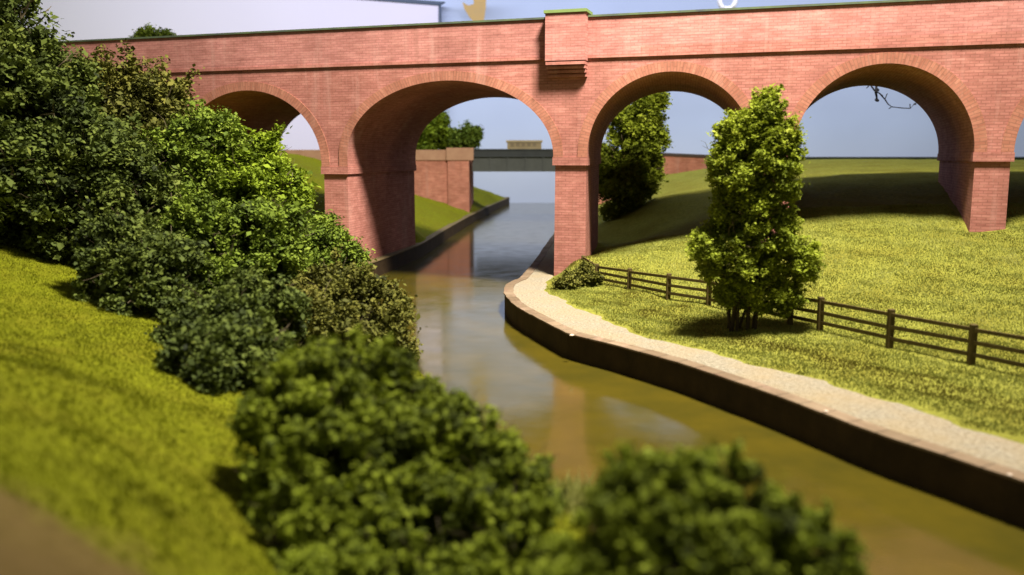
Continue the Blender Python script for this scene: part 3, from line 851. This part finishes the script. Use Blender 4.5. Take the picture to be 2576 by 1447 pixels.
# single trees
tb_ = onz(1862, 826, .95)
Yt = tb_[1]
grow('tree', 'tree', 'tall ragged yellow green tree standing in front of the timber fence', (tb_[0], Yt, zg(tb_[0], Yt)),
     [lobe(1926, 318, Yt, 42, 50), lobe(1878, 352, Yt, 66, 58), lobe(1945, 375, Yt, 56, 70), lobe(1868, 430, Yt, 88, 85), lobe(1938, 430, Yt, 68, 85), lobe(1925, 278, Yt, 17, 26), lobe(1900, 380, Yt + .3, 90, 90), lobe(1900, 500, Yt + .3, 90, 90), lobe(1885, 540, Yt, 88, 72), lobe(1830, 620, Yt - .3, 82, 72), lobe(1930, 600, Yt, 66, 80),
      lobe(1850, 680, Yt - .3, 82, 55), lobe(1970, 670, Yt + .2, 78, 60), lobe(1930, 735, Yt, 85, 42), lobe(1850, 745, Yt, 45, 34), lobe(1975, 760, Yt, 40, 30), lobe(2010, 650, Yt, 42, 34)],
     L_TREE, leaf=.085, dens=31, k=13, spread=.10, stems=12, sz=.05, trunk='trunk', fan=6.0, rag=2.0, twigs=16)
Yc = 58
cb_ = onY(1580, 535, Yc)
grow('tree', 'tree', 'dark green columnar tree on the embankment, seen through the arch right of the pilaster', (cb_[0], Yc, zg(cb_[0], Yc)),
     [lobe(1632, 262, Yc, 34, 42), lobe(1595, 330, Yc, 62, 55), lobe(1625, 360, Yc, 42, 60), lobe(1575, 410, Yc, 75, 65), lobe(1560, 470, Yc, 70, 60), lobe(1600, 450, Yc, 50, 55), lobe(1565, 515, Yc, 50, 45)],
     L_TREE, leaf=.17, dens=12, k=13, spread=.2, stems=4, sz=.14, trunk='trunk')
Yf = 100
for label, lb, mt in [('bright green round tree left of the far trees above the brick wing wall', [(1080, 342, Yf, 38, 40), (1060, 335, Yf, 40, 50), (1092, 318, Yf, 22, 24)], L_BRIGHT),
                      ('darker spreading tree behind the bridge parapet, next to the bright green tree', [(1160, 358, 104, 48, 24), (1190, 345, 104, 24, 18), (1135, 358, 104, 26, 22)], L_MID)]:
    Ls = [lobe(*l) for l in lb]
    x, y = Ls[0][0], Ls[0][1]
    z = zg(x, y)
    grow('tree', 'tree', label, (x, y, z), Ls, mt, leaf=.32, dens=5, k=12, spread=.35, stems=3, sz=.2, trunk='trunk', group='far trees behind the road bridge')
for label, u, w_, h_ in [('small faint green treetop just above the left parapet', 365, 22, 20), ('tiny green treetop above the left parapet, beside its larger neighbour', 412, 22, 14)]:
    Ls = [lobe(u, 100, 70, w_, h_), lobe(u + 8, 120, 70, w_, 25)]
    x = Ls[0][0]; z = zg(x, 70)
    grow('tree', 'tree', label, (x, 70, z), Ls, L_MID, leaf=.2, dens=6, k=10, spread=.25, stems=3, sz=.12, trunk='trunk', group='treetops above the left parapet')
# scrub at the foot of the central pier
Ls = [lobe(1445, 702, 37.0, 30, 18), lobe(1474, 684, 37.4, 13, 20), lobe(1425, 714, 36.4, 30, 12), lobe(1500, 705, 37, 14, 12)]
grow('bush', 'bush', 'low green scrub at the foot of the central pier where the fence starts', (Ls[0][0], 37, zg(Ls[0][0], 37)), Ls, L_OLIVE, leaf=.08, dens=30, k=7, spread=.09, stems=2, sz=.02, rag=1.8)
# pale tuft between the two foreground bushes
tp = onz(1425, 1262, .5)
cl = rng.normal(size=(500, 3)) * np.array([.25, .25, .10]) + np.array([tp[0], tp[1], tp[2] + .12])

# ------------------------------------------------------------------ grass blades (stuff)
def blades(name, X, Y, Z, h, wd, tint, matl, label=None):
    n = len(X)
    a = rng.uniform(0, 2 * math.pi, n)
    lean = rng.normal(size=(n, 2)) * .35
    h = h * rng.uniform(.5, 1.4, n); wd = wd * rng.uniform(.6, 1.4, n)
    V = np.empty((n, 3, 3), np.float32)
    V[:, 0] = np.c_[X - np.cos(a) * wd / 2, Y - np.sin(a) * wd / 2, Z - .02]
    V[:, 1] = np.c_[X + np.cos(a) * wd / 2, Y + np.sin(a) * wd / 2, Z - .02]
    V[:, 2] = np.c_[X + lean[:, 0] * h, Y + lean[:, 1] * h, Z + h]
    me = bpy.data.meshes.new(name)
    me.vertices.add(n * 3); me.vertices.foreach_set('co', V.ravel())
    me.loops.add(n * 3); me.loops.foreach_set('vertex_index', np.arange(n * 3, dtype=np.int32))
    me.polygons.add(n); me.polygons.foreach_set('loop_start', np.arange(0, n * 3, 3, dtype=np.int32))
    me.polygons.foreach_set('loop_total', np.full(n, 3, np.int32))
    at = me.attributes.new('tint', 'FLOAT', 'FACE'); at.data.foreach_set('value', np.clip(tint, 0, 1).astype(np.float32))
    me.update(calc_edges=True); me.materials.append(matl)
    o = bpy.data.objects.new(name, me); COL.objects.link(o)
    return tag(o, kind='stuff')
def patchy(x, y): return .47 + .09 * np.sin(x * 8.3 + 2.1 * np.sin(y * 5.1)) * np.sin(y * 7.7 + 1.3 * np.sin(x * 4.3)) + .22 * np.sin(x * 1.3 + 1.7 * np.sin(y * .7)) * np.cos(y * 1.1) + .16 * np.sin(x * 3.7 + y * 2.9) * np.sin(y * 4.3 - x * 1.9)
# right: verge and pasture in front of the viaduct
n = 820000
y = rng.uniform(9, 48, n); x = rng.uniform(0, 38, n)
pouta = np.array([pout(q) for q in np.linspace(9, 48, 400)])
off = x - np.interp(y, np.linspace(9, 48, 400), pouta)
keep = (off > rng.exponential(.12, n) - .12) & (x < y * .66 + 2 + rng.exponential(7, n))
s_ = (x - W0[0]) * EX[0] + (y - W0[1]) * EX[1]; nn_ = (x - W0[0]) * EN[0] + (y - W0[1]) * EN[1]
keep &= nn_ < 5
for (s0, s1, cz) in PW: keep &= ~((s_ > s0 - .05) & (s_ < s1 + .05) & (nn_ > -.05))
x, y = x[keep], y[keep]; z = z_right(x, y)
off = off[keep]
verge = np.clip(1 - np.abs(off - 2.2) / 2.6, 0, 1)
blades('grass', x, y, z, .052, .045, patchy(x, y) - .45 * verge * (.6 + .4 * np.sin(x * 1.9 + y)) + rng.normal(size=len(x)) * .09, L_GRASS)
# left bank
n = 520000
y = rng.uniform(3, 42, n); x = rng.uniform(-32, 4, n)
keep = (x < XL(y) - .3) & (x > -y * .68 - 2 - rng.exponential(6, n))
e = np.hypot(x - EARTH[0], y - EARTH[1]) + .35 * np.sin(x * 3 + 2) * np.cos(y * 2.3); keep &= (e > 2.75 + rng.exponential(.35, n))
x, y = x[keep], y[keep]; z = z_left(x, y)
blades('grass', x, y, z, .045, .04, patchy(x, y) + rng.normal(size=len(x)) * .09, L_GRASSL)
# pale dry tuft on the near bank
n = 1500
x = tp[0] + rng.normal(size=n) * .28; y = tp[1] + rng.normal(size=n) * .35
blades('dry_grass', x, y, np.full(n, .35), .34, .05, rng.uniform(.6, 1, n), L_GRASS)

# ------------------------------------------------------------------ timber fence
GF = 'timber fences beside the towpath'
def fence(label, posts, group):
    """posts: (u, v_base, v_top)"""
    B = [onz(u, vb, zb) for u, vb, vt, zb in posts]
    root = empty('fence', tuple(B[0])); tag(root, label, 'fence', group)
    tops = []
    for p, (u, vb, vt, zb) in zip(B, posts):
        g = zg(p[0], p[1]); h = (vb - vt) * p[1] / F / .985
        b = MB(); r = .085
        l = p - B[0]
        tx, ty = rng.normal() * .015, rng.normal() * .015
        b.hexa([(l[0] - r, l[1] - r, g - .2 - B[0][2]), (l[0] + r, l[1] - r, g - .2 - B[0][2]), (l[0] + r, l[1] + r, g - .2 - B[0][2]), (l[0] - r, l[1] + r, g - .2 - B[0][2])],
               [(l[0] - r + tx, l[1] - r + ty, l[2] + h), (l[0] + r + tx, l[1] - r + ty, l[2] + h), (l[0] + r + tx, l[1] + r + ty, l[2] + h), (l[0] - r + tx, l[1] + r + ty, l[2] + h)])
        b.build('post', M_WOOD, root, bevel=.015)
        tops.append((l, h))
    for (a, ha), (c, hc) in zip(tops[:-1], tops[1:]):
        for f in (.86, .54, .24):
            b = MB()
            p0 = np.array([a[0], a[1] - .05, a[2] + ha * f + rng.normal() * .012]); p1 = np.array([c[0], c[1] - .05, c[2] + hc * f + rng.normal() * .012])
            d = p1 - p0; d /= np.linalg.norm(d); sd = np.array([-d[1], d[0], 0]) * .035; up_ = np.array([0, 0, .05])
            p0 = p0 - d * .05; p1 = p1 + d * .05
            b.hexa([p0 - sd - up_, p1 - sd - up_, p1 + sd - up_, p0 + sd - up_], [p0 - sd + up_, p1 - sd + up_, p1 + sd + up_, p0 + sd + up_])
            b.build('rail', M_WOOD, root)
fence('long dark three rail timber fence running from the central pier behind the ragged tree',
      [(1467, 684, 643, 1.1), (1503, 712, 664, .9), (1582, 728, 675, .9), (1680, 752, 688, .9), (1782, 768, 700, .92), (1880, 792, 716, .94), (1987, 818, 733, .96),
       (2062, 831, 746, .96), (2237, 874, 776, .96), (2442, 915, 813, .96), (2680, 970, 850, .98), (2960, 1036, 895, 1.0)], None)

# pale stone chips lying on the wall's cope
GP = 'pale stone chips on the canal wall edge'
for (u, v, r, lab) in ((1438, 845, .075, 'pale stone chip on the curved part of the canal wall edge, farthest of three'),
                       (2078, 1036, .05, 'pale stone chip on the straight canal wall edge, middle one of three'),
                       (2540, 1196, .045, 'pale stone chip on the canal wall edge, nearest of three')):
    p = onz(u, v, .84)
    b = MB(); n = 7; rr = []
    for k_, (h, q) in enumerate(((0, .8), (.35, 1.0), (.7, .55))):
        rr.append([(p[0] + r * q * math.cos(t) * (1 + .25 * math.sin(3 * t + k_)), p[1] + r * q * math.sin(t), .835 + r * h) for t in np.linspace(0, 2 * math.pi, n, endpoint=False)])
    for a_, c_ in zip(rr[:-1], rr[1:]):
        for k_ in range(n): b.poly([a_[k_], a_[(k_ + 1) % n], c_[(k_ + 1) % n], c_[k_]])
    b.poly(rr[-1]); b.poly(rr[0][::-1])
    tag(b.build('stone_chip', M_CHIP), lab, 'stone chip', GP)
